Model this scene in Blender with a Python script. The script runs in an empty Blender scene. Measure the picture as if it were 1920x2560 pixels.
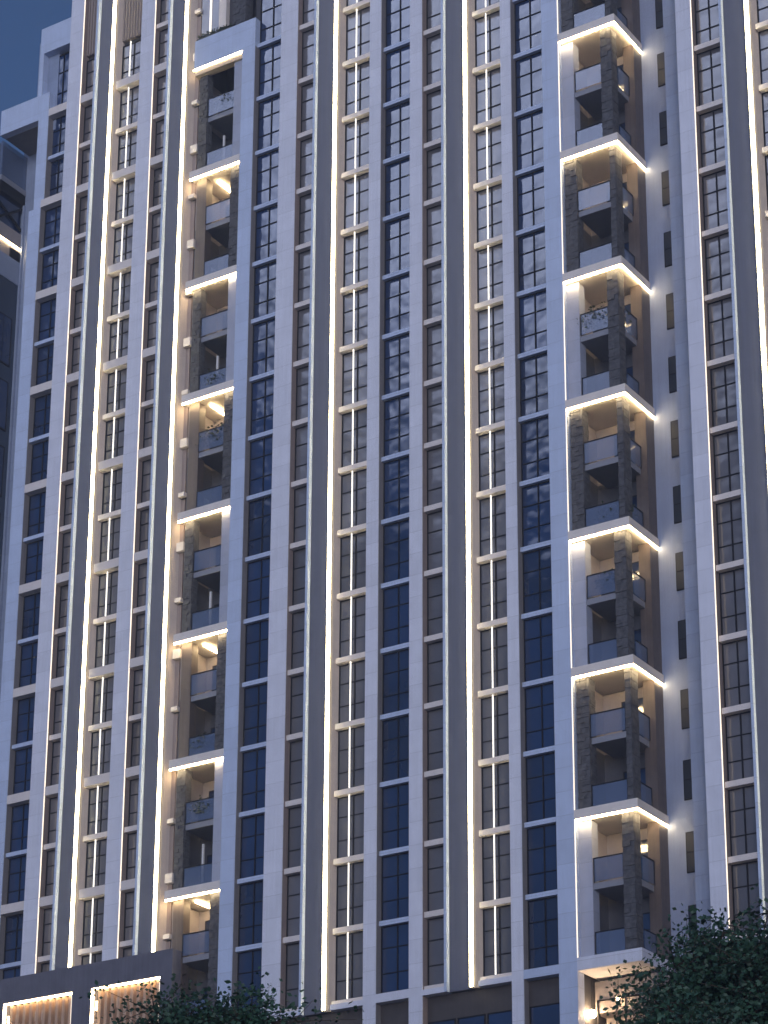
import bpy, math, random
from mathutils import Vector, Matrix
R = math.radians
random.seed(7)
D = bpy.data
C = bpy.context.scene.collection
S = bpy.context.scene

# ------------------------------------------------------------------ camera
cam = D.objects.new("camera", D.cameras.new("camera")); C.objects.link(cam)
FX, CX, CY = 6361.54, 1046.48, 1985.54          # fitted in photograph pixels (1920 wide)
cam.data.sensor_fit = 'HORIZONTAL'; cam.data.sensor_width = 36
cam.data.lens = FX * 36 / 1920
cam.data.shift_x = (960 - CX) / 1920
cam.data.shift_y = (CY - 1280) / 1920
cam.data.clip_start = 0.5; cam.data.clip_end = 4000
CAMP = Vector((57.0227, -96.9242, -30.6108))
yaw, pitch, roll = R(-32.30402), R(19.28187), R(0.02477)
fwd = Vector((math.sin(yaw)*math.cos(pitch), math.cos(yaw)*math.cos(pitch), math.sin(pitch)))
rgt = Vector((math.cos(yaw), -math.sin(yaw), 0)); upv = rgt.cross(fwd)
m = Matrix((rgt, upv, -fwd)).transposed().to_4x4(); m.translation = CAMP
cam.matrix_world = m
S.camera = cam

# ------------------------------------------------------------------ world, sun, exposure
SUN_EL, SUN_AZ = R(5), R(150)                   # low, behind the viewer
w = D.worlds.new("World"); S.world = w; w.use_nodes = True
nt = w.node_tree; nt.nodes.clear()
out = nt.nodes.new('ShaderNodeOutputWorld'); bg = nt.nodes.new('ShaderNodeBackground')
sky = nt.nodes.new('ShaderNodeTexSky'); sky.sky_type = 'NISHITA'; sky.sun_disc = False
sky.sun_elevation = SUN_EL; sky.sun_rotation = SUN_AZ; sky.air_density = 1.0; sky.dust_density = 0.6; sky.ozone_density = 6.0
tc = nt.nodes.new('ShaderNodeTexCoord'); cl = nt.nodes.new('ShaderNodeTexNoise')
cl.inputs['Scale'].default_value = 6; cl.inputs['Detail'].default_value = 6; cl.inputs['Roughness'].default_value = 0.6
# added bright sky patch behind the viewer, placed to lighten the upper-right panes
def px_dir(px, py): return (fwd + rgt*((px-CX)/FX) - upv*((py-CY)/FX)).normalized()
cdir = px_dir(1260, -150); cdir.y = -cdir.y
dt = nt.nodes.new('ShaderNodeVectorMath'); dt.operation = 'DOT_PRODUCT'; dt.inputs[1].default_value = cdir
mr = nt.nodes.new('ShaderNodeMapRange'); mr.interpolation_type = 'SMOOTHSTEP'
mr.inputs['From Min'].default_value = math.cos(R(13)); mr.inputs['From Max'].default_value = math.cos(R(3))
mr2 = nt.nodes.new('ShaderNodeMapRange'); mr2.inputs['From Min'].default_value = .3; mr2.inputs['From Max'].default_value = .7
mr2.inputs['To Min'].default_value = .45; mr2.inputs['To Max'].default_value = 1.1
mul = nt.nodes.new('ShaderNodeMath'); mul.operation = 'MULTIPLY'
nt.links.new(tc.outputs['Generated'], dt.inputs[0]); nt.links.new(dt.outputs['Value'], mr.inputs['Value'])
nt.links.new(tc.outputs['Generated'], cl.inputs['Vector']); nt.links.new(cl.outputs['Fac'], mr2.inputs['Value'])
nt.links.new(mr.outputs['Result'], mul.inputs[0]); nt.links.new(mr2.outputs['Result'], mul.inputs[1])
ads = nt.nodes.new('ShaderNodeMix'); ads.data_type = 'RGBA'; ads.blend_type = 'ADD'; ads.inputs['Factor'].default_value = 1
ads.inputs['B'].default_value = (.06, .08, .11, 1); hs = nt.nodes.new('ShaderNodeHueSaturation'); hs.inputs['Saturation'].default_value = .88; hs.inputs['Value'].default_value = .74
nt.links.new(sky.outputs['Color'], hs.inputs['Color']); nt.links.new(hs.outputs['Color'], ads.inputs['A'])
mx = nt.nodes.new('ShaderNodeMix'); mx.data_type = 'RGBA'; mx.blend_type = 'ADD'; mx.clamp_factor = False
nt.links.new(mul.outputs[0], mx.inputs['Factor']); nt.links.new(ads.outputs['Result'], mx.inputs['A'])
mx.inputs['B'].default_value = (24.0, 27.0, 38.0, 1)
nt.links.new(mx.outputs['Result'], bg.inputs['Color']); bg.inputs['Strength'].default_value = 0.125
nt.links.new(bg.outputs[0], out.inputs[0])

sl = D.lights.new("sun", 'SUN'); so = D.objects.new("sun", sl); C.objects.link(so)
sl.energy = 1.45; sl.angle = R(25); sl.color = (0.90, 0.90, 1.0)
sdir = Vector((math.sin(SUN_AZ)*math.cos(SUN_EL), math.cos(SUN_AZ)*math.cos(SUN_EL), math.sin(SUN_EL)))
so.rotation_euler = sdir.to_track_quat('Z', 'Y').to_euler()
S.view_settings.view_transform = 'Standard'; S.view_settings.look = 'None'
S.view_settings.exposure = 0.38; S.view_settings.gamma = 1
S.render.engine = 'CYCLES'; S.cycles.max_bounces = 6

# ------------------------------------------------------------------ materials
def mat(name, col, rough=0.6, var=0.0, vscale=3.0, bump=0.0, bscale=40.0, metal=0.0, joints=None, ior=1.5, rnd=0.0, coat=0, streak=0.0, spec=0.5, warp=0.0):
    mt = D.materials.new(name); mt.use_nodes = True; n = mt.node_tree; b = n.nodes['Principled BSDF']
    b.inputs['Roughness'].default_value = rough; b.inputs['Metallic'].default_value = metal
    b.inputs['IOR'].default_value = ior; b.inputs['Specular IOR Level'].default_value = spec
    b.inputs['Coat Weight'].default_value = coat
    t = n.nodes.new('ShaderNodeTexCoord'); g = n.nodes.new('ShaderNodeNewGeometry')
    fac = None
    def add(a, bb):
        if a is None: return bb
        x = n.nodes.new('ShaderNodeMath'); x.operation = 'ADD'; n.links.new(a, x.inputs[0]); n.links.new(bb, x.inputs[1]); return x.outputs[0]
    def scaled(sock, lo, hi, a=0.0, c=1.0):
        x = n.nodes.new('ShaderNodeMapRange'); n.links.new(sock, x.inputs['Value'])
        x.inputs['From Min'].default_value = a; x.inputs['From Max'].default_value = c
        x.inputs['To Min'].default_value = lo; x.inputs['To Max'].default_value = hi; return x.outputs[0]
    if var:
        nz = n.nodes.new('ShaderNodeTexNoise'); nz.inputs['Scale'].default_value = vscale; nz.inputs['Detail'].default_value = 6
        n.links.new(g.outputs['Position'], nz.inputs['Vector']); fac = add(fac, scaled(nz.outputs['Fac'], -var, var, .3, .7))
    if streak:
        mp = n.nodes.new('ShaderNodeMapping'); mp.inputs['Scale'].default_value = (9, 9, .22)
        nz = n.nodes.new('ShaderNodeTexNoise'); nz.inputs['Scale'].default_value = 1.0; nz.inputs['Detail'].default_value = 4
        n.links.new(g.outputs['Position'], mp.inputs[0]); n.links.new(mp.outputs[0], nz.inputs['Vector'])
        fac = add(fac, scaled(nz.outputs['Fac'], -streak, streak, .3, .7))
    if rnd:
        oi = n.nodes.new('ShaderNodeObjectInfo'); fac = add(fac, scaled(oi.outputs['Random'], -rnd, rnd))
    jsock = None
    if joints:                                   # fine horizontal joints between cladding panels, by height
        sp = n.nodes.new('ShaderNodeSeparateXYZ'); n.links.new(g.outputs['Position'], sp.inputs[0])
        md = n.nodes.new('ShaderNodeMath'); md.operation = 'PINGPONG'; md.inputs[1].default_value = joints / 2
        n.links.new(sp.outputs['Z'], md.inputs[0])
        jsock = scaled(md.outputs[0], 1, 0, 0.006, 0.016)
        fac = add(fac, scaled(jsock, 0, -0.28))
        wn = n.nodes.new('ShaderNodeTexWhiteNoise'); wn.noise_dimensions = '1D'      # tone shifts from panel to panel
        fl = n.nodes.new('ShaderNodeMath'); fl.operation = 'FLOOR'; dv = n.nodes.new('ShaderNodeMath'); dv.operation = 'DIVIDE'
        dv.inputs[1].default_value = joints; n.links.new(sp.outputs['Z'], dv.inputs[0]); n.links.new(dv.outputs[0], fl.inputs[0])
        n.links.new(fl.outputs[0], wn.inputs['W']); fac = add(fac, scaled(wn.outputs['Value'], -0.05, 0.05))
    if fac is not None:
        ad = n.nodes.new('ShaderNodeMath'); ad.inputs[1].default_value = 1.0; n.links.new(fac, ad.inputs[0])
        ml = n.nodes.new('ShaderNodeVectorMath'); ml.operation = 'SCALE'; ml.inputs[0].default_value = col[:3]
        n.links.new(ad.outputs[0], ml.inputs['Scale']); n.links.new(ml.outputs[0], b.inputs['Base Color'])
    else:
        b.inputs['Base Color'].default_value = (*col[:3], 1)
    if warp:
        bn = n.nodes.new('ShaderNodeTexNoise'); bn.inputs['Scale'].default_value = 1.1; bn.inputs['Detail'].default_value = 1
        n.links.new(g.outputs['Position'], bn.inputs['Vector'])
        bp = n.nodes.new('ShaderNodeBump'); bp.inputs['Strength'].default_value = 1; bp.inputs['Distance'].default_value = warp
        n.links.new(bn.outputs['Fac'], bp.inputs['Height']); n.links.new(bp.outputs[0], b.inputs['Normal'])
    if bump:
        bn = n.nodes.new('ShaderNodeTexNoise'); bn.inputs['Scale'].default_value = bscale; bn.inputs['Detail'].default_value = 5
        n.links.new(g.outputs['Position'], bn.inputs['Vector'])
        bp = n.nodes.new('ShaderNodeBump'); bp.inputs['Strength'].default_value = bump; bp.inputs['Distance'].default_value = 0.02
        n.links.new(bn.outputs['Fac'], bp.inputs['Height']); n.links.new(bp.outputs[0], b.inputs['Normal'])
    return mt
def emat(name, col, s):
    mt = D.materials.new(name); mt.use_nodes = True; b = mt.node_tree.nodes['Principled BSDF']
    b.inputs['Base Color'].default_value = (.8, .8, .75, 1); b.inputs['Emission Color'].default_value = (*col, 1); b.inputs['Emission Strength'].default_value = s
    return mt
M = dict(
    white=mat('white_stone_cladding', (.64, .66, .77), .55, var=.05, vscale=1.2, bump=.25, bscale=30, joints=1.16667, streak=.05),
    blue=mat('pale_blue_cladding', (.46, .54, .73), .5, var=.05, vscale=1.2, bump=.2, bscale=30, joints=1.16667, streak=.05),
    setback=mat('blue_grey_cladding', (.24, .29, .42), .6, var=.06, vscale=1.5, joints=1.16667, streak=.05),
    ledge=mat('cream_ledge_stone', (.68, .62, .60), .5, var=.05, vscale=2),
    slab=mat('off_white_render', (.72, .66, .63), .6, var=.05, vscale=2),
    duskbrown=mat('dark_bronze_cladding', (.05, .042, .042), .55, var=.15, vscale=2, streak=.1),
    shadewall=mat('shaded_room_wall', (.075, .08, .105), .7, var=.1, vscale=2),  # lower balcony floors: their shade is put into a darker wall colour
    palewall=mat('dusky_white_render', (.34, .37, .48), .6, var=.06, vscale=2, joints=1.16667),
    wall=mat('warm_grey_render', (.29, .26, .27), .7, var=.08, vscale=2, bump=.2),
    greywall=mat('lavender_grey_render', (.24, .29, .44), .7, var=.07, vscale=.8, bump=.2, streak=.05),
    brown=mat('brown_jamb_metal', (.29, .225, .205), .45, var=.08, vscale=2, streak=.12),
    taupe=mat('taupe_jamb_metal', (.22, .20, .20), .45, var=.08, vscale=2, streak=.1),
    panel=mat('slate_grey_panel', (.068, .078, .13), .5, var=.06, vscale=2, streak=.1),
    warm=mat('cream_reveal_stone', (.50, .42, .37), .55, var=.05, vscale=2, streak=.06),
    core=mat('dark_backing_wall', (.05, .05, .06), .8),
    glassg=mat('grey_tinted_glass', (.105, .104, .122), .14, var=.12, vscale=.5, rnd=.22, ior=1.7, warp=.03),
    glassb=mat('navy_tinted_glass', (.008, .026, .085), .07, var=.2, vscale=.5, rnd=.3, ior=1.75, warp=.03),
    slitg=mat('matte_dark_glass', (.012, .018, .035), .5, spec=.3),
    mull=mat('dark_mullion_metal', (.008, .008, .011), .75, spec=.15),
    stone=mat('rough_ledgestone', (.07, .072, .085), .85, var=.4, vscale=5, bump=.6, bscale=14),
    wood=mat('bronze_panel', (.095, .075, .072), .5, var=.12, vscale=3, streak=.15),
    slabgrey=mat('grey_floor_band', (.22, .23, .28), .6, var=.05),
    podium=mat('charcoal_concrete', (.11, .112, .15), .75, var=.12, vscale=1.5, bump=.3, streak=.1),
    slat=mat('tan_timber_slat', (.46, .31, .22), .6, var=.1, vscale=3, streak=.15),
    navy=mat('navy_facade', (.03, .05, .09), .5, var=.2, vscale=.3),
    pot=mat('dark_planter', (.04, .04, .04), .7, var=.1),
    bark=mat('tree_bark', (.07, .05, .035), .9, var=.25, vscale=8, bump=.8, bscale=20),
    ground=mat('asphalt_ground', (.05, .05, .052), .9, var=.2, vscale=.4, bump=.3),
    chair=mat('white_plastic', (.75, .75, .78), .4),
    ceil=mat('beige_soffit', (.40, .34, .30), .7, var=.05),
    corr=mat('tan_corrugated_screen', (.24, .20, .19), .6, var=.06),
)
M['led'] = emat('warm_led', (1.0, .84, .47), 25.0)
M['ledglow'] = emat('led_soft_glow', (1.0, .90, .55), .78)  # added dim flanks that stand in for the soft glow round each strip
M['ledh'] = emat('balcony_led', (1.0, .74, .38), 34.0)
M['ledt'] = emat('edge_led', (1.0, .80, .58), 1.1)
M['leds'] = emat('window_led', (1.0, .93, .84), 1.0)
M['lamp'] = emat('lamp_globe', (1.0, .66, .34), 110.0)
def leafmat(name, col, rnd=.5):
    mt = mat(name, col, .55, var=rnd, vscale=1.4)
    b = mt.node_tree.nodes['Principled BSDF']; return mt
M['leaf'] = leafmat('tree_leaf', (.03, .078, .045)); M['shrub'] = leafmat('shrub_leaf', (.03, .045, .02))
rg = D.materials.new('railing_glass'); rg.use_nodes = True; b = rg.node_tree.nodes['Principled BSDF']
b.inputs['Base Color'].default_value = (.12, .17, .30, 1); b.inputs['Roughness'].default_value = .08; b.inputs['Alpha'].default_value = .55; b.inputs['IOR'].default_value = 1.8
M['rail'] = rg

# ------------------------------------------------------------------ mesh helpers
class MB:
    def __init__(s): s.v = []; s.f = []; s.m = []; s.mats = []
    def mi(s, k):
        if k not in s.mats: s.mats.append(k)
        return s.mats.index(k)
    def box(s, x0, x1, y0, y1, z0, z1, k):
        if x1 < x0: x0, x1 = x1, x0
        n = len(s.v); i = s.mi(k)
        s.v += [(x0,y0,z0),(x1,y0,z0),(x1,y1,z0),(x0,y1,z0),(x0,y0,z1),(x1,y0,z1),(x1,y1,z1),(x0,y1,z1)]
        for f in ((0,3,2,1),(4,5,6,7),(0,1,5,4),(1,2,6,5),(2,3,7,6),(3,0,4,7)):
            s.f.append(tuple(n+q for q in f)); s.m.append(i)
        return s
    def prism(s, pts, z0, z1, k):                 # pts counter-clockwise seen from above
        n = len(s.v); c = len(pts); i = s.mi(k)
        s.v += [(x,y,z0) for x,y in pts] + [(x,y,z1) for x,y in pts]
        s.f.append(tuple(n+q for q in reversed(range(c)))); s.f.append(tuple(n+c+q for q in range(c))); s.m += [i, i]
        for q in range(c):
            s.f.append((n+q, n+(q+1)%c, n+c+(q+1)%c, n+c+q)); s.m.append(i)
        return s
    def tube(s, a, b, ra, rb, k, seg=8):
        a = Vector(a); b = Vector(b); d = (b-a).normalized(); u = d.orthogonal().normalized(); t = d.cross(u); n = len(s.v); i = s.mi(k)
        for p, r in ((a, ra), (b, rb)):
            for q in range(seg):
                an = q*2*math.pi/seg; s.v.append(tuple(p+(u*math.cos(an)+t*math.sin(an))*r))
        for q in range(seg):
            s.f.append((n+q, n+(q+1)%seg, n+seg+(q+1)%seg, n+seg+q)); s.m.append(i)
        s.f.append(tuple(n+q for q in reversed(range(seg)))); s.f.append(tuple(n+seg+q for q in range(seg))); s.m += [i, i]
        return s
    def mesh(s, name, off=(0,0,0)):
        me = D.meshes.new(name); me.from_pydata([(x-off[0], y-off[1], z-off[2]) for x,y,z in s.v], [], s.f)
        for k in s.mats: me.materials.append(M[k])
        me.polygons.foreach_set('material_index', s.m); me.update(); return me
def wpos(o):
    p = Vector(o.location)
    while o.parent: o = o.parent; p += Vector(o.location)
    return p
def put(name, me, parent=None, at=(0,0,0), label=None, rot=None):
    """link one mesh object; `at` is its world position"""
    o = D.objects.new(name, me); C.objects.link(o)
    if parent: o.parent = parent; o.location = Vector(at) - wpos(parent)
    else: o.location = at
    if rot: o.rotation_euler = rot
    if label: o['label'] = label
    return o
def build(name, mb, parent=None, label=None, at=None):
    """mesh made from world-coordinate geometry; origin at `at`"""
    if at is None: at = tuple(wpos(parent)) if parent else (0,0,0)
    return put(name, mb.mesh(name, at), parent, at, label)
def thing(name, label, cat, loc, group=None):
    o = D.objects.new(name, None); C.objects.link(o); o.location = loc; o['label'] = label; o['category'] = cat
    o.empty_display_size = .5
    if group: o['group'] = group
    return o

GZ = -32.2
gr = MB(); gr.box(-870, 870, -470, 870, GZ-1, GZ, 'ground')
g = build('ground', gr); g['kind'] = 'structure'

# ------------------------------------------------------------------ the tower
T = thing('residential_tower', 'tall pale stone residential tower with vertical warm light strips and stacked lit balconies', 'tower', (0, 0, GZ))
H = 3.5; TOP = 68.0
LH, LZ = 3.066, 4.844
def zl(m): return LZ + LH*m

# backing core, split round the two balcony bays
cb = MB()
for a in ((-31.19,-28.3,.62,14,GZ,61.9,'core'),(-28.3,-26.3,.62,14,GZ,64.2,'core'),(-26.3,-19.32,.62,14,GZ,TOP,'core'),(-19.32,-15.5,3.1,14,GZ,TOP,'core'),
          (-15.5,4.0,.62,14,GZ,TOP,'core'),(4.0,7.3,3.35,14,GZ,TOP,'core'),(10.95,24,.62,14,GZ,TOP,'core')): cb.box(*a)
build('wall', cb, T)
bw = MB(); bw.box(7.3, 10.95, 3.07, 14, GZ, TOP, 'greywall'); back = build('rear_wall', bw, T, label='lavender grey set-back wall beside the corner balconies')
sb = MB(); sb.box(9.43, 10.95, 1.5, 3.069, GZ, TOP, 'setback'); build('pilaster', sb, T, label='blue grey set-back pilaster')

def pil(x0, x1, z0, z1, k='white', y0=0.0, y1=.61, lab=None, side=None):
    mb = MB()
    mb.box(x0, x1, y0, y1, z0, z1, k)
    if side: mb.box(x1, x1+.012, y0+.05, y1-.003, z0, z1, side)     # jamb lining on the window side
    return build('pilaster', mb, T, lab)
pil(-31.2, -30.33, 3.9, 50.6, 'blue', side='taupe')
pil(-30.85, -30.1, 50.6, 56.7, 'blue', side='taupe')
pil(-28.72, -27.73, 3.9, TOP, side='brown')
pil(-23.31, -22.33, 3.9, TOP, side='brown')
pil(-15.95, -15.09, GZ, 55.9, 'blue', side='taupe')
pil(-13.29, -12.18, GZ, TOP, side='brown')
pil(-7.38, -6.66, GZ, TOP, side='taupe')
pil(-4.81, -4.06, GZ, TOP, side='brown')
pil(.75, 1.37, GZ, TOP, side='taupe')
pil(3.21, 4.16, GZ, TOP, 'blue', y1=.61)
pil(10.84, 11.67, GZ, TOP, side='brown')
pil(16.9, 17.8, GZ, TOP)
# frames closing the stepped top at the left, and the one over the left balconies
fr = MB(); fr.box(-33.83, -30.1, -.003, .45, 56.7, 58.4, 'blue'); fr.box(-33.9, -31.2, .451, 2.69, 56.8, 58.3, 'taupe'); build('roof_frame', fr, T, 'lower pale blue frame at the stepped top')
fr = MB(); fr.box(-31.0, -28.721, -.003, .9, 61.3, 63.1, 'blue'); fr.box(-31.02, -30.72, 0, .61, 58.4, 61.3, 'blue'); fr.box(-30.719, -29.9, .45, .61, 56, 61.3, 'setback'); fr.box(-31.35,-31.02,.3,1.2,58.4,62.4,'setback')
build('roof_frame', fr, T, 'upper pale blue frame at the stepped top')
fr = MB(); fr.box(-19.32, -15.08, -.003, .5, 55.9, 57.75, 'blue'); build('roof_frame', fr, T, 'pale frame closing the left balcony stack')

# light fins: a thin pale blade, a slate panel, the light strip and a cream reveal
def fin(lb, g_, L, z0, z1):
    mb = MB(); mb.box(lb, g_-.13, -.02, .61, z0, z1, 'blue'); build('fin', mb, T)
    mb = MB(); mb.box(g_-.13, L-.06, .22, .61, z0, z1, 'panel'); build('cladding_panel', mb, T)
    mb = MB(); mb.prism([(L-.06,.16),(L+.16,.16),(L+.38,.50),(L+.38,.61),(L-.06,.61)], z0, z1, 'warm'); build('reveal', mb, T)
    mb = MB(); mb.prism([(L-.045,-.09),(L+.055,-.09),(L+.055,.0),(L-.045,.0)], z0+.03, z1, 'led')
    mb.prism([(L-.12,.001),(L+.13,.001),(L+.08,.06),(L-.07,.06)], z0+.03, z1, 'ledglow'); mb.box(L-.03, L+.04, .061, .159, z0+.03, z1, 'warm'); build('light_strip', mb, T)
fin(-26.74, -26.46, -25.39, 3.9, TOP)
fin(-21.33, -21.06, -20.00, 3.9, TOP)
fin(-11.05, -10.78, -9.61, -.42, TOP)
fin(-2.86, -2.58, -1.39, -.42, TOP)
fin(13.19, 13.46, 14.66, -.42, TOP)
# thin light edges on pilaster corners
for x, z0, z1 in ((-27.73, 3.96, TOP), (-22.33, 3.96, TOP), (4.16, .15, 55), (11.67, -.4, TOP)):
    mb = MB(); mb.box(x, x+.035, -.01, .04, z0, z1, 'ledt'); build('light_strip', mb, T, 'thin light strip on the pilaster edge')

# windows -----------------------------------------------------------
_wm = {}
def wmesh(w_, h_, kind):
    key = (round(w_, 2), round(h_, 2), kind)
    if key in _wm: return _wm[key]
    mb = MB(); gl = 'glassb' if kind == 'tall' else 'glassg'
    mb.box(0, w_, 0, .05, 0, h_, gl)
    t = .03
    mb.box(0, .05, -.05, -.001, 0, h_, 'mull'); mb.box(w_-.05, w_, -.05, -.001, 0, h_, 'mull')
    mb.box(.05, w_-.05, -.05, -.001, 0, .05, 'mull'); mb.box(.05, w_-.05, -.05, -.001, h_-.05, h_, 'mull')
    xs = [0.05, w_-.05]
    if kind != 'single':
        c = w_*.5; mb.box(c-t, c+t, -.05, -.001, .05, h_-.05, 'mull')
        xs = [0.05, c-t, c+t, w_-.05]
    for f in (.31, .68):
        z = h_*f
        for i in range(0, len(xs), 2): mb.box(xs[i], xs[i+1], -.045, -.001, z-.022, z+.022, 'mull')
    me = mb.mesh('window'); _wm[key] = me; return me
_sm = {}
def sill_mesh(w_, h_, y0, k='ledge'):
    key = (round(w_,2), h_, y0, k)
    if key not in _sm: _sm[key] = MB().box(0, w_, y0, .49, -h_/2, h_/2, k).mesh('sill')
    return _sm[key]
def column(name, kind, x0, x1, levels, big=None, y=.5, strip=None, sy=.15, sk='ledge', sh=.28, bx=None):
    """levels: heights of the ledges; one window above every ledge up to the next"""
    for i in range(len(levels)-1):
        za, zb = levels[i], levels[i+1]
        ha = .5 if (big and big(i)) else sh; hb = .5 if (big and big(i+1)) else sh
        z0 = za + ha/2; z1 = zb - hb/2
        o = put(name, wmesh(x1-x0, z1-z0, kind), T, (x0, y, z0), rot=(random.gauss(0,.002), 0, random.gauss(0,.003)))
        isb = big and big(i)
        s0 = x0
        sm = sill_mesh(x1-x0, ha, 0.0 if isb else sy, sk if not isb else 'ledge')
        s_ = D.objects.new('sill', sm); C.objects.link(s_); s_.parent = o; s_.location = (0, -y, -ha/2)
        if strip:
            key = ('st', round(z1-z0, 2))
            if key not in _sm: _sm[key] = MB().box(0, .05, 0, .06, 0, z1-z0, 'leds').mesh('light_strip')
            st = D.objects.new('light_strip', _sm[key]); C.objects.link(st); st.parent = o; st.location = (strip-x0, -.24, 0)
ML = [H*n for n in range(0, 19)]
ML[0] = -.1
LL = [zl(m_) for m_ in range(-1, 20)]
bigf = lambda i: (i-1) % 2 == 1
column('tall_window', 'tall', -30.318, -28.721, [z for z in LL if z < 58] + [61.2], bigf, sk='blue', sh=.22)
column('narrow_window', 'single', -27.715, -26.741, [z for z in LL if z < 62], bigf)
column('paired_window', 'double', -25.03, -23.311, [z for z in LL if z < 63], bigf, strip=-24.33)
column('narrow_window', 'single', -22.315, -21.331, [z for z in LL if z < 66], bigf)
column('tall_window', 'tall', -15.075, -13.291, ML[:18], sk='blue', sh=.24, sy=.25)
column('narrow_window', 'single', -12.165, -11.051, ML[:18])
column('paired_window', 'double', -9.24, -7.381, ML[:18], strip=-8.47)
column('tall_window', 'tall', -6.645, -4.811, ML[:18], sk='blue', sh=.24, sy=.25)
column('narrow_window', 'single', -4.045, -2.861, ML[:18])
column('paired_window', 'double', -1.02, .749, ML[:17], strip=-.29)
column('tall_window', 'tall', 1.385, 3.209, ML[:17], sk='blue', sh=.24, sy=.25)
column('paired_window', 'double', 11.70, 13.189, ML[:16])
column('paired_window', 'double', 15.03, 16.899, ML[8:16], strip=15.75)
# corrugated crown screens above the left columns
for x0, x1, z0, z1 in ((-27.715,-26.741,zl(18)+.15,64.3),(-25.03,-23.311,zl(18)+.15,66),):
    mb = MB(); n = int((x1-x0)/.2); mb.box(x0, x1, .42, .61, z0, z1, 'corr')
    for i in range(n): mb.box(x0+i*.2+.03, x0+i*.2+.12, .34, .419, z0, z1, 'corr')
    build('crown_screen', mb, T)
# slot windows between the second fin and the balconies
for i, z in enumerate([z for z in LL if z < 66]):
    if i+1 >= len(LL): break
    b_ = bigf(i)
    mb = MB(); mb.box(-19.62, -19.36, .5, .61, z+.2, z+LH-.2, 'brown'); o = build('slot_window', mb, T)
    mb = MB(); mb.box(-19.62, -19.15 if b_ else -19.22, .24, .49, z-(.25 if b_ else .12), z+(.25 if b_ else .12), 'ledge'); build('sill', mb, o, at=(-19.5,.3,z))

# slit windows in the rear wall
for i in range(16):
    z = 3.5*i + 1.0 + .0
    f = MB(); f.box(8.28, 8.78, 3.02, 3.069, z-.25, z+1.7, 'mull'); o = build('slit_window', f, T)
    p = MB(); p.box(8.33, 8.73, 3.0, 3.019, z-.2, z+1.65, 'slitg'); p.box(8.33,8.73,2.985,2.999,z+.7,z+.74,'mull'); build('pane', p, o)
# beam over the lower storeys
for x0, x1 in ((-12.165,-11.06),(-9.24,-7.381),(-6.659,-4.811),(-4.059,-2.87),(-1.02,.749),(1.371,3.209),(-15.08,-13.291),(11.69,13.18)):
    build('beam', MB().box(x0, x1, .0, .6, -.43, -.16 if x0 in (-9.24,-1.02,11.69,-12.165,-4.059) else 0, 'blue' if x0 in (-15.08, 1.371) else 'white'), T)
# storeys below the beam
lw = MB()
for x0, x1 in ((-15.08,-13.30),(-12.16,-7.39),(-6.65,-4.82),(-4.05,.74),(1.38,3.20)):
    lw.box(x0, x1, .45, .615, GZ, -.44, 'duskbrown')
    nn = max(1, round((x1-x0)/1.6)); ww = (x1-x0)/nn
    for r_ in range(9):
        for j in range(nn):
            key = ('lw', round(ww, 3))
            if key not in _sm: _sm[key] = MB().box(.12, ww-.12, .03, .049, 0, 2.3, 'glassb').box(.06, .12, 0, .049, -.06, 2.36, 'mull').box(ww-.12, ww-.06, 0, .049, -.06, 2.36, 'mull').box(.12, ww-.12, 0, .049, 2.3, 2.36, 'mull').box(.12, ww-.12, 0, .049, -.06, 0, 'mull').mesh('lower_window')
            put('lower_window', _sm[key], T, (x0+j*ww, .40, -4.0-3.5*r_))
build('lower_wall', lw, T)

# stone column meshes ---------------------------------------------------
def stone_col(w_, d_, h_, seed):
    rr = random.Random(seed); mb = MB(); z = 0
    while z < h_-.02:
        rh = min(rr.choice((.11,.15,.19,.24)), h_-z)
        x = 0
        while x < w_-.02:
            bwid = min(rr.uniform(.18,.45), w_-x)
            if w_-x-bwid < .1: bwid = w_-x
            p = rr.uniform(-.03, .03)
            mb.box(x+.004, x+bwid-.004, -p, d_-.06+rr.uniform(0,.02), z+.005, z+rh-.005, 'stone'); x += bwid
        p = rr.uniform(0, .03)
        mb.box(w_-.05, w_+p, .09, d_, z+.005, z+rh-.005, 'stone')
        z += rh
    mb.box(.03, w_-.055, .06, d_-.1, 0, h_, 'stone')
    return mb.mesh('stone_column')
SC = {k: stone_col(*k) for k in ((.66,.6,6.5,1),(.3,.72,6.5,2),(.6,.62,6.5,3),(.62,.5,6.5,4),(.55,.5,6.5,5))}
def railing(parent, segs, z0, hh=1.15):
    """segs: list of (x0,y0,x1,y1) runs"""
    gm = MB(); rm = MB()
    for x0,y0,x1,y1 in segs:
        if abs(x1-x0) > abs(y1-y0):
            gm.box(x0, x1, y0-.01, y0+.01, z0+.04, z0+hh-.03, 'rail'); rm.box(x0-.02, x1+.02, y0-.03, y0+.03, z0+hh-.03, z0+hh+.02, 'mull')
            for x in (x0, x1): rm.box(x-.02, x+.02, y0-.03, y0+.03, z0, z0+hh-.03, 'mull')
        else:
            gm.box(x0-.01, x0+.01, y0, y1, z0+.04, z0+hh-.03, 'rail'); rm.box(x0-.03, x0+.03, y0, y1, z0+hh-.03, z0+hh+.02, 'mull')
            rm.box(x0-.03, x0+.03, y1-.04, y1, z0, z0+hh-.03, 'mull')
    o = build('railing', gm, parent); return o, rm

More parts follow.
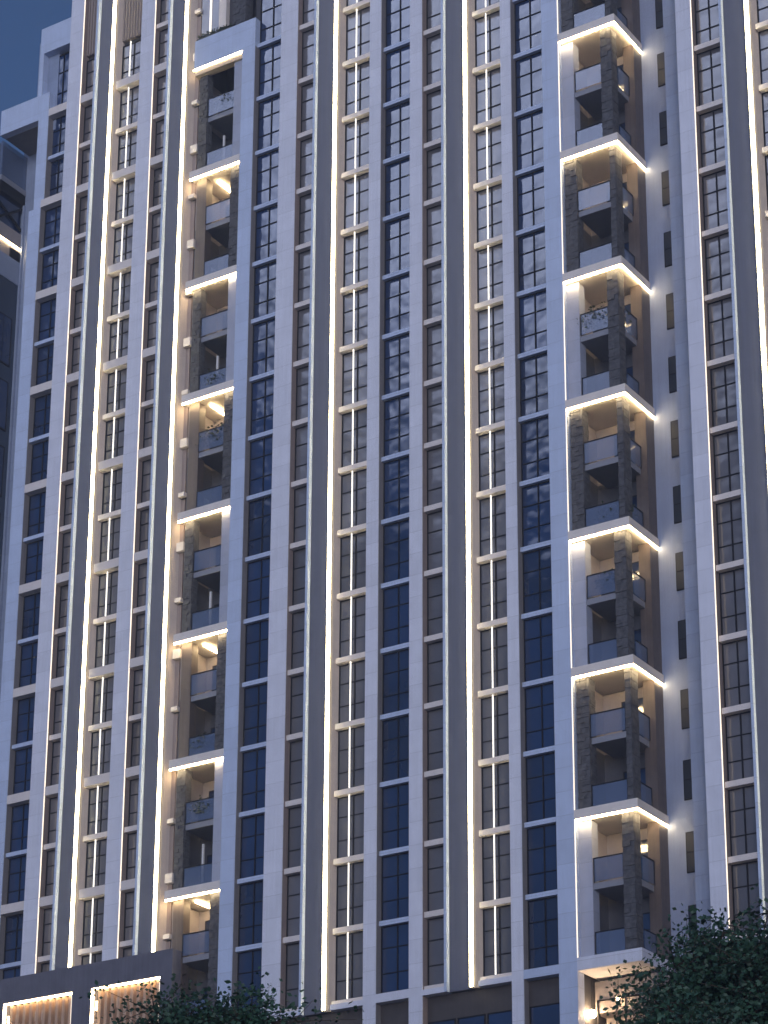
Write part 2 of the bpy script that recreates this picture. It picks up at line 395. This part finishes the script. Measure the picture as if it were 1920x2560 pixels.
def right_cell(c):
    zb = .15 + 7*c
    s = MB(); 
    if c: s.box(4.163, 7.43, -.03, 3.069, zb-.45, zb, 'slab')
    else: s.box(4.163, 7.43, -.03, 3.069, zb-.15-.45, zb, 'white')
    B = build('balcony', s, T)
    if c:
        l = MB(); l.box(4.2, 7.359, .02, .085, zb-.54, zb-.452, 'ledh'); l.box(7.36, 7.42, .02, 3.05, zb-.54, zb-.452, 'ledh'); build('light_strip', l, B)
    if c >= 8: return
    f = MB(); f.box(4.9 if c%2 else 4.8, 7.0, .42, 3.0, zb+3.2, zb+3.5, 'slabgrey'); build('floor_band', f, B)
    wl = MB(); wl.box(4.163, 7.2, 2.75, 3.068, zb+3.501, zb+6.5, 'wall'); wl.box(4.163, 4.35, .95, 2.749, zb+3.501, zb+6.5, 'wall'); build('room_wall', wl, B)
    wl = MB(); wl.box(4.163, 7.2, 2.75, 3.068, zb+.001, zb+3.5, 'shadewall'); wl.box(4.163, 4.35, .95, 2.749, zb+.001, zb+3.5, 'shadewall'); build('room_wall', wl, B)
    for q in (0, 3.5):
        d = MB(); d.box(5.35, 6.85, 2.69, 2.749, zb+q+.02, zb+q+2.45, 'mull'); o = build('balcony_door', d, B)
        p = MB(); p.box(5.42, 6.08, 2.67, 2.689, zb+q+.08, zb+q+2.38, 'glassb'); p.box(6.12, 6.78, 2.67, 2.689, zb+q+.08, zb+q+2.38, 'glassb')
        for zz in (.8, 1.6): p.box(5.42, 6.78, 2.655, 2.669, zb+q+zz, zb+q+zz+.04, 'mull')
        # two levels only: panes belong to the door mesh
        d2 = p.mesh('balcony_door', tuple(wpos(o))); d2n = D.objects.new('pane', d2); C.objects.link(d2n); d2n.parent = B; d2n.location = o.location
        d2n.name = 'door_pane'
    if c % 2:       # stone at the left and at the corner
        put('stone_column', SC[(.66,.6,6.5,1)], B, (4.25, .28, zb+.001)); put('stone_column', SC[(.3,.72,6.5,2)], B, (6.78, .30, zb+.001)); xr = 6.78
    else:
        wc = MB(); wc.box(4.163, 4.85, .35, .94, zb+.001, zb+6.5, 'palewall'); build('white_column', wc, B); put('stone_column', SC[(.6,.62,6.5,3)], B, (6.46, .25, zb+.001)); xr = 6.46
    bc = MB(); bc.box(6.75, 7.36, 2.2, 2.749, zb+.001, zb+6.548, 'wood'); bc.box(7.2, 7.36, 2.749, 3.068, zb+.001, zb+6.548, 'wood'); build('bronze_column', bc, B)
    for q in (0, 3.5):
        for sg in ((4.93, .36, xr-.02, .36), (7.04, 1.06, 7.04, 2.19)):
            o, rm = railing(B, [sg], zb+q+.001); build('handrail', rm, o)
for c in range(0, 9): right_cell(c)

def left_cell(c):
    zb = .15 + 7*c
    s = MB(); s.box(-19.40, -15.952, -.03, 3.05, zb-.45, zb, 'slab'); B = build('balcony', s, T)
    l = MB(); l.box(-19.40, -15.97, .02, .085, zb-.54, zb-.452, 'ledh'); build('light_strip', l, B)
    if c >= 9: return
    top = zb+6.5
    f = MB(); f.box(-18.6, -16.4, .42, 2.9, zb+3.2, zb+3.5, 'slabgrey'); build('floor_band', f, B)
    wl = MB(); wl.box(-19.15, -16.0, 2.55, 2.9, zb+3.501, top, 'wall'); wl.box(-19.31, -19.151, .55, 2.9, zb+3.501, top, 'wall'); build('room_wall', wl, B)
    wl = MB(); wl.box(-19.15, -16.0, 2.55, 2.9, zb+.001, zb+3.5, 'shadewall'); wl.box(-19.31, -19.151, .55, 2.9, zb+.001, zb+3.5, 'shadewall'); build('room_wall', wl, B)
    for q in (0, 3.5):
        d = MB(); d.box(-18.7, -17.5, 2.49, 2.549, zb+q+.02, zb+q+2.45, 'mull'); d.box(-18.6, -17.6, 2.47, 2.489, zb+q+.1, zb+q+2.35, 'glassb'); build('balcony_door', d, B)
    if c % 2 == 0:
        wc = MB(); wc.box(-19.1, -18.45, .35, .9, zb+.001, top, 'wood'); build('bronze_column', wc, B); put('stone_column', SC[(.62,.5,6.5,4)], B, (-16.72, .25, zb+.001)); xa, xb = -18.43, -16.75
        cl_ = MB(); cl_.box(-18.15, -18.05, .9, 2.4, zb+6.42, zb+6.46, 'ledh'); build('ceiling_light', cl_, B)
        wp = MB(); wp.box(-17.35, -16.75, 2.45, 2.549, zb+3.5, zb+6.4, 'slab'); build('white_panel', wp, B)
    else:
        put('stone_column', SC[(.55,.5,6.5,5)], B, (-19.1, .3, zb+.001)); wc = MB(); wc.box(-16.62, -15.952, .2, .6, zb+.001, top+.04, 'palewall'); build('white_column', wc, B); xa, xb = -18.5, -16.63
        wp = MB(); wp.box(-18.05, -17.95, 1.2, 1.3, zb+.05, zb+2.6, 'chair'); build('door_post', wp, B)
    for q in (0, 3.5):
        o, rm = railing(B, [(xa, .36, xb, .36)], zb+q+.001); build('handrail', rm, o)
for c in range(0, 8): left_cell(c)
s = MB(); s.box(-19.3, -15.96, .06, .499, 55.45, 55.899, 'ceil'); l_ = build('balcony_head', s, T)
l = MB(); l.box(-19.40, -15.97, .0, .055, 55.8, 55.885, 'ledh'); build('light_strip', l, T)
# recess above the left balcony frame
mb = MB(); mb.box(-19.3, -15.96, .62, .9, 57.8, TOP, 'core'); mb.box(-17.9, -17.4, .3, .619, 57.9, TOP, 'slab'); mb.box(-19.2,-18.6,.4,.619,57.76,TOP,'glassg'); mb.box(-18.5,-17.95,.4,.619,57.76,TOP,'glassg'); mb.box(-18.57,-18.51,.3,.5,57.76,TOP,'leds')
build('upper_bay', mb, T)
put('stone_column', stone_col(.9,.5,9,9), T, (-16.85, .2, 57.76))

# entrance level room under the right balconies
rm_ = MB(); rm_.box(4.18, 9.4, 2.6, 3.06, GZ, -.461, 'wall'); rm_.box(4.17, 7.3, 1.6, 2.599, -2.1, -.61, 'taupe'); build('lobby_wall', rm_, T)
fw = MB()
for x in (4.3, 5.7, 7.2): fw.box(x, x+.06, 1.5, 1.56, -7, -1.5, 'mull')
fw.box(4.3, 7.26, 1.5, 1.56, -1.56, -1.5, 'mull'); build('lobby_frame', fw, T)

# ------------------------------------------------------------------ podium at the lower left
P = thing('podium_building', 'low charcoal podium with two light-edged slatted openings at the foot of the tower', 'building', (-24, -.35, GZ))
PT = 3.95; PL = 2.62; a0, a1, b0, b1, xe = -29.45, -24.87, -23.63, -19.24, -18.5
mb = MB()
mb.box(-40, xe, -.35, .61, PL, PT, 'podium')
for q in ((-40, a0), (a1, b0), (b1, xe)): mb.box(q[0], q[1], -.35, .61, GZ, PL-.001, 'podium')
mb.box(a0, a1, .45, .6, GZ, PL-.001, 'podium'); mb.box(b0, b1, .45, .6, GZ, PL-.001, 'podium')
build('wall', mb, P)
for a, b_ in ((a0, a1), (b0, b1)):
    l = MB(); l.box(a+.02, b_-.02, -.34, -.27, PL-.10, PL-.02, 'ledh'); l.box(a+.01, a+.13, -.34, -.27, GZ+2, PL-.12, 'ledh'); l.box(b_-.05, b_-.01, -.34, -.3, PL-6, PL-.12, 'ledt'); build('light_strip', l, P)
    s_ = MB(); n = 10
    for i in range(n):
        x = a+.5+(b_-a-.68)*i/(n-1); s_.box(x-.10, x+.08, -.26, .3, GZ+1, PL-.13, 'slat')
    build('slat_screen', s_, P)

# ------------------------------------------------------------------ wing at the far left edge
N = thing('neighbouring_building', 'dark blue side wing with lit terrace edge, left of the pale stepped frame', 'building', (-38, 6, GZ))
mb = MB(); mb.box(-50, -34.05, .5, 16, GZ, 47.8, 'navy'); mb.box(-50, -34.0, .5, 2.69, 47.801, 49.35, 'setback'); mb.box(-50, -34.3, .6, 2.69, 49.351, 56.7, 'navy'); build('wall', mb, N)
mb = MB(); mb.box(-34.3, -31.25, 2.7, 3.2, GZ, 58.4, 'setback'); mb.box(-34.04, -33.9, 2.55, 2.699, GZ, 53.3, 'setback'); build('end_wall', mb, N)
mb = MB(); mb.box(-34.2, -34.0, .5, 2.69, 54.36, 56.69, 'rail'); o = build('glass_screen', mb, N)
mb = MB(); mb.box(-35, -33.95, .45, 2.69, 54.0, 54.35, 'slabgrey'); mb.box(-34.9, -33.99, .5, 2.69, 53.3, 53.999, 'mull'); o = build('terrace', mb, N)
mb = MB(); mb.box(-34.28, -34.2, .6, 2.6, 51.3, 53.2, 'glassb')
mb.tube((-34.1,.5,52.6), (-34.1,2.6,51.6), .09, .09, 'mull', 4); mb.tube((-34.1,.5,51.5), (-34.1,2.6,53.1), .09, .09, 'mull', 4); build('braced_opening', mb, N)
mb = MB(); mb.box(-34.28, -34.02, .5, 2.69, 50.35, 51.29, 'wall'); mb.box(-34.28, -34.1, .5, 2.69, 49.351, 50.2, 'wall'); mb.box(-34.09, -34.0, 1.7, 2.55, 49.4, 50.0, 'mull'); build('lit_band', mb, N)
l = MB(); l.box(-34.09, -34.02, .55, 2.6, 50.24, 50.31, 'ledh'); build('light_strip', l, N)
for i in range(14):
    z = 46.4-(i+1)*4.2
    f = MB(); f.box(-34.049, -34.0, .7, 2.2, z, z+3.2, 'mull'); o = build('window', f, N)
    p = MB(); p.box(-33.999, -33.98, .8, 1.42, z+.1, z+3.1, 'glassb'); p.box(-33.999, -33.98, 1.48, 2.1, z+.1, z+3.1, 'glassb'); build('pane', p, o)

# ------------------------------------------------------------------ foliage
def leaf_cloud(mb, pts, size, k, rr, per=1, spread=.0, droop=.3):
    i = mb.mi(k)
    for p in pts:
        for _ in range(per):
            c = Vector(p) + Vector((rr.gauss(0,1), rr.gauss(0,1), rr.gauss(0,1)))*spread
            a = Vector((rr.gauss(0,1), rr.gauss(0,1), rr.gauss(0,.6)-droop)).normalized(); b_ = a.orthogonal().normalized()
            b_ = (Matrix.Rotation(rr.uniform(0,6.28), 3, a) @ b_)
            L = size*rr.uniform(.6,1.3); W = L*.34; n = len(mb.v)
            mb.v += [tuple(c), tuple(c+a*L*.5+b_*W), tuple(c+a*L), tuple(c+a*L*.5-b_*W)]
            mb.f.append((n, n+1, n+2, n+3)); mb.m.append(i)
def tree(label, base, height, rad, crown_h, seed, nbr=60, leaves=26000, lsize=.13):
    rr = random.Random(seed); t = thing('street_tree', label, 'tree', base, 'trees in front of the tower')
    tr = MB(); b0 = Vector(base); cz = height-crown_h/2
    bend = Vector((rr.uniform(-.3,.3), rr.uniform(-.3,.3), 0)); prev = b0; r0 = height*.022
    n = 8; pts = []
    for i in range(1, n+1):
        q = b0 + bend*math.sin(i/n*2) + Vector((0,0,height*.86*i/n)); tr.tube(prev, q, r0*(1-.85*(i-1)/n), r0*(1-.85*i/n), 'bark'); prev = q; pts.append(q)
    build('trunk', tr, t)
    lb = MB(); cr = MB(); tips = []
    for i in range(nbr):
        h0 = rr.uniform(height-crown_h*.95, height*.85); p = b0 + bend*math.sin((h0/height/.86)*2) + Vector((0,0,h0))
        an = rr.uniform(0, 6.283); u = (h0-(height-crown_h))/crown_h
        prof = math.sqrt(max(0.05, 1-(2*max(0,min(1,u))-.85)**2))
        L = rad*prof*rr.uniform(.7,1.12); d = Vector((math.cos(an), math.sin(an), rr.uniform(.15,.75)+u*.5)).normalized()
        q = p
        seg = 5
        for s_ in range(seg):
            d2 = (d + Vector((rr.gauss(0,.18), rr.gauss(0,.18), rr.gauss(0,.12)-.06*s_))).normalized(); e = q+d2*L/seg
            lb.tube(q, e, .05*(1-s_/seg)+.008, .05*(1-(s_+1)/seg)+.006, 'bark', 5); q = e
            if s_ >= 1:
                for _ in range(6):
                    tw = e + Vector((rr.gauss(0,1), rr.gauss(0,1), rr.gauss(0,.7)))*.38; lb.tube(e, tw, .012, .004, 'bark', 3); tips.append(tw)
                tips.append(e)
    for _ in range(14):
        tips.append(pts[-1]+Vector((rr.gauss(0,.5), rr.gauss(0,.5), rr.uniform(-.5,1.2))))
    build('branches', lb, t)
    per = max(1, leaves//len(tips)); leaf_cloud(cr, tips, lsize, 'leaf', rr, per, .15)
    build('crown', cr, t); return t
def ray(px, py, dist):
    d = fwd + rgt*((px-CX)/FX) - upv*((py-CY)/FX); h = math.hypot(d.x, d.y); return CAMP + d*(dist/h)
def tree_at(px, py, dist, *a, **k):
    q = ray(px, py, dist); return tree(a[0], (q.x, q.y, GZ), q.z-GZ, *a[1:], **k)
tree_at(1870, 2165, 46, 'large leafy street tree in the lower right corner, before the set-back wall', 2.15, 7.5, 3, nbr=190, leaves=90000, lsize=.11)
tree_at(550, 2355, 44, 'street tree whose round top hides the foot of the left balcony stack', 1.35, 4.5, 11, nbr=190, leaves=80000, lsize=.10)
tree_at(1765, 2375, 40, 'smaller sprawling street tree reaching out below the right-hand balconies', .95, 4.2, 21, nbr=80, leaves=24000, lsize=.10)

def shrub_mesh(seed, r_, n):
    rr = random.Random(seed); mb = MB(); pts = []
    for _ in range(n):
        v = Vector((rr.gauss(0,1), rr.gauss(0,1), rr.gauss(0,1))).normalized()*r_*rr.uniform(.4,1.05)*(1+.25*math.sin(seed+rr.random()*6)); pts.append((v.x*1.25, v.y*.6, .45+abs(v.z)*.9+rr.uniform(-.05,.2)))
    leaf_cloud(mb, pts, .16, 'shrub', rr, 3, .08); 
    for _ in range(9):
        a = rr.uniform(0,6.28); mb.tube((0,0,.3), (math.cos(a)*r_*.8, math.sin(a)*r_*.4, .5+rr.random()*r_), .02, .006, 'bark', 4)
    return mb.mesh('foliage')
SH = [shrub_mesh(i, .68+.1*(i % 3), 260) for i in range(3)]
PM = MB().box(-.55,.55,-.2,.2,0,.42,'pot').mesh('planter')
SP = [((-17.4,.75), 7, 3.5, 'potted shrub in the topmost lit balcony of the left stack'),
      ((-17.5,.75), 5, 0, 'shrub on the lower floor of the left stack\'s third balcony from the top'),
      ((-17.3,.75), 4, 3.5, 'shrub above the upper railing of the left stack\'s fourth balcony from the top'),
      ((-17.6,.75), 2, 0, 'dark shrub on the lower floor of the left stack\'s sixth balcony from the top'),
      ((-17.3,.75), 1, 3.5, 'round shrub just under the second lowest lit slab of the left stack'),
      ((6.0,.8), 4, 3.5, 'shrub by the stone column under the right stack\'s third lit ledge from the top'),
      ((6.1,.8), 2, 3.5, 'shrub by the stone column under the right stack\'s fifth lit ledge from the top'),
      ((6.2,.85), 3, 0, 'dark shrub on the lower floor below the right stack\'s fourth lit ledge from the top')]
for i, ((x, y), c, q, lab) in enumerate(SP):
    z = .15+7*c+q+.002
    t = thing('potted_shrub', lab, 'plant', (x, y, z), 'potted shrubs on the balconies')
    put('foliage', SH[i % 3], t, (x, y, z), rot=(0,0,i*1.3 % .6)); put('planter', PM, t, (x, y, z))
t = thing('potted_shrub', 'low row of planting above the pale frame over the left balcony stack', 'plant', (-18.2, .28, 57.76)); 
mb = MB(); rr = random.Random(5); leaf_cloud(mb, [(-19.2+i*.02, .25+rr.uniform(-.08,.08), 57.85+rr.random()*.25) for i in range(130)], .16, 'shrub', rr, 3, .06, -.4); build('foliage', mb, t)
mb = MB().box(-19.25,-16.9,.02,.38,57.751,57.84,'pot'); build('planter', mb, t)

# chairs standing on two left balconies
def chair(loc, rz, label):
    t = thing('balcony_chair', label, 'chair', loc, 'chairs on the left balconies'); t.rotation_euler.z = rz
    for nm, bx in (('seat', (-.22,.22,-.22,.22,.43,.46)), ('backrest', (-.22,.22,.19,.22,.52,.9))):
        o = D.objects.new(nm, MB().box(*bx, 'chair').mesh(nm)); C.objects.link(o); o.parent = t
    for x in (-.2,.17):
        for y in (-.2,.18):
            o = D.objects.new('leg', MB().box(x,x+.03,y,y+.03,0,.429 if y<0 else .6,'chair').mesh('leg')); C.objects.link(o); o.parent = t
for c, q, lv in ((6, 0, 'second'), (4, 0, 'fourth')):
    for j, (dx, rz) in enumerate(((0, 1.57), (.75, -1.57))):
        chair((-18.0+dx, .9, .15+7*c+q+.002), rz, '%s white chair on the lower floor of the left stack\'s %s balcony from the top' % (('left','right')[j], lv))

# lamps in the lit room at the lower right
for i, (px, py, yy, rad_, lab) in enumerate(((1480, 2535, 1.9, .2, 'larger glowing lamp globe beside the pale pilaster at the bottom'), (1546, 2497, 2.2, .09, 'small glowing lamp globe high in the lit room at the bottom'))):
    d = fwd + rgt*((px-CX)/FX) - upv*((py-CY)/FX); q = CAMP + d*((1.2-CAMP.y)/d.y)
    t = thing('hanging_lamp', lab, 'lamp', q)
    mb = MB(); 
    for k_ in range(6):
        a0 = -math.pi/2+math.pi*k_/6; a1 = a0+math.pi/6
        mb.tube(q+Vector((0,0,rad_*math.sin(a0))), q+Vector((0,0,rad_*math.sin(a1))), max(.002,rad_*math.cos(a0)), max(.002,rad_*math.cos(a1)), 'lamp', 12)
    build('globe', mb, t); mb = MB(); mb.tube(q+Vector((0,0,rad_)), (q.x,q.y,-.45-.16), .012, .012, 'mull', 6); build('cord', mb, t)

# ------------------------------------------------------------------ evening haze
hz = MB(); hz.box(-880, 880, -480, 880, GZ-3, 85, 'core'); hme = hz.mesh('haze'); hme.materials.clear()
hm = D.materials.new('haze'); hm.use_nodes = True; n = hm.node_tree; n.nodes.clear()
o_ = n.nodes.new('ShaderNodeOutputMaterial'); pv = n.nodes.new('ShaderNodeVolumePrincipled')
pv.inputs['Color'].default_value = (.60, .70, 1.0, 1); pv.inputs['Density'].default_value = .0009; pv.inputs['Anisotropy'].default_value = .3
n.links.new(pv.outputs[0], o_.inputs['Volume']); hme.materials.append(hm)
ho = D.objects.new('haze', hme); C.objects.link(ho); ho['kind'] = 'stuff'; ho['category'] = 'haze'; ho['label'] = 'thin blue evening haze'
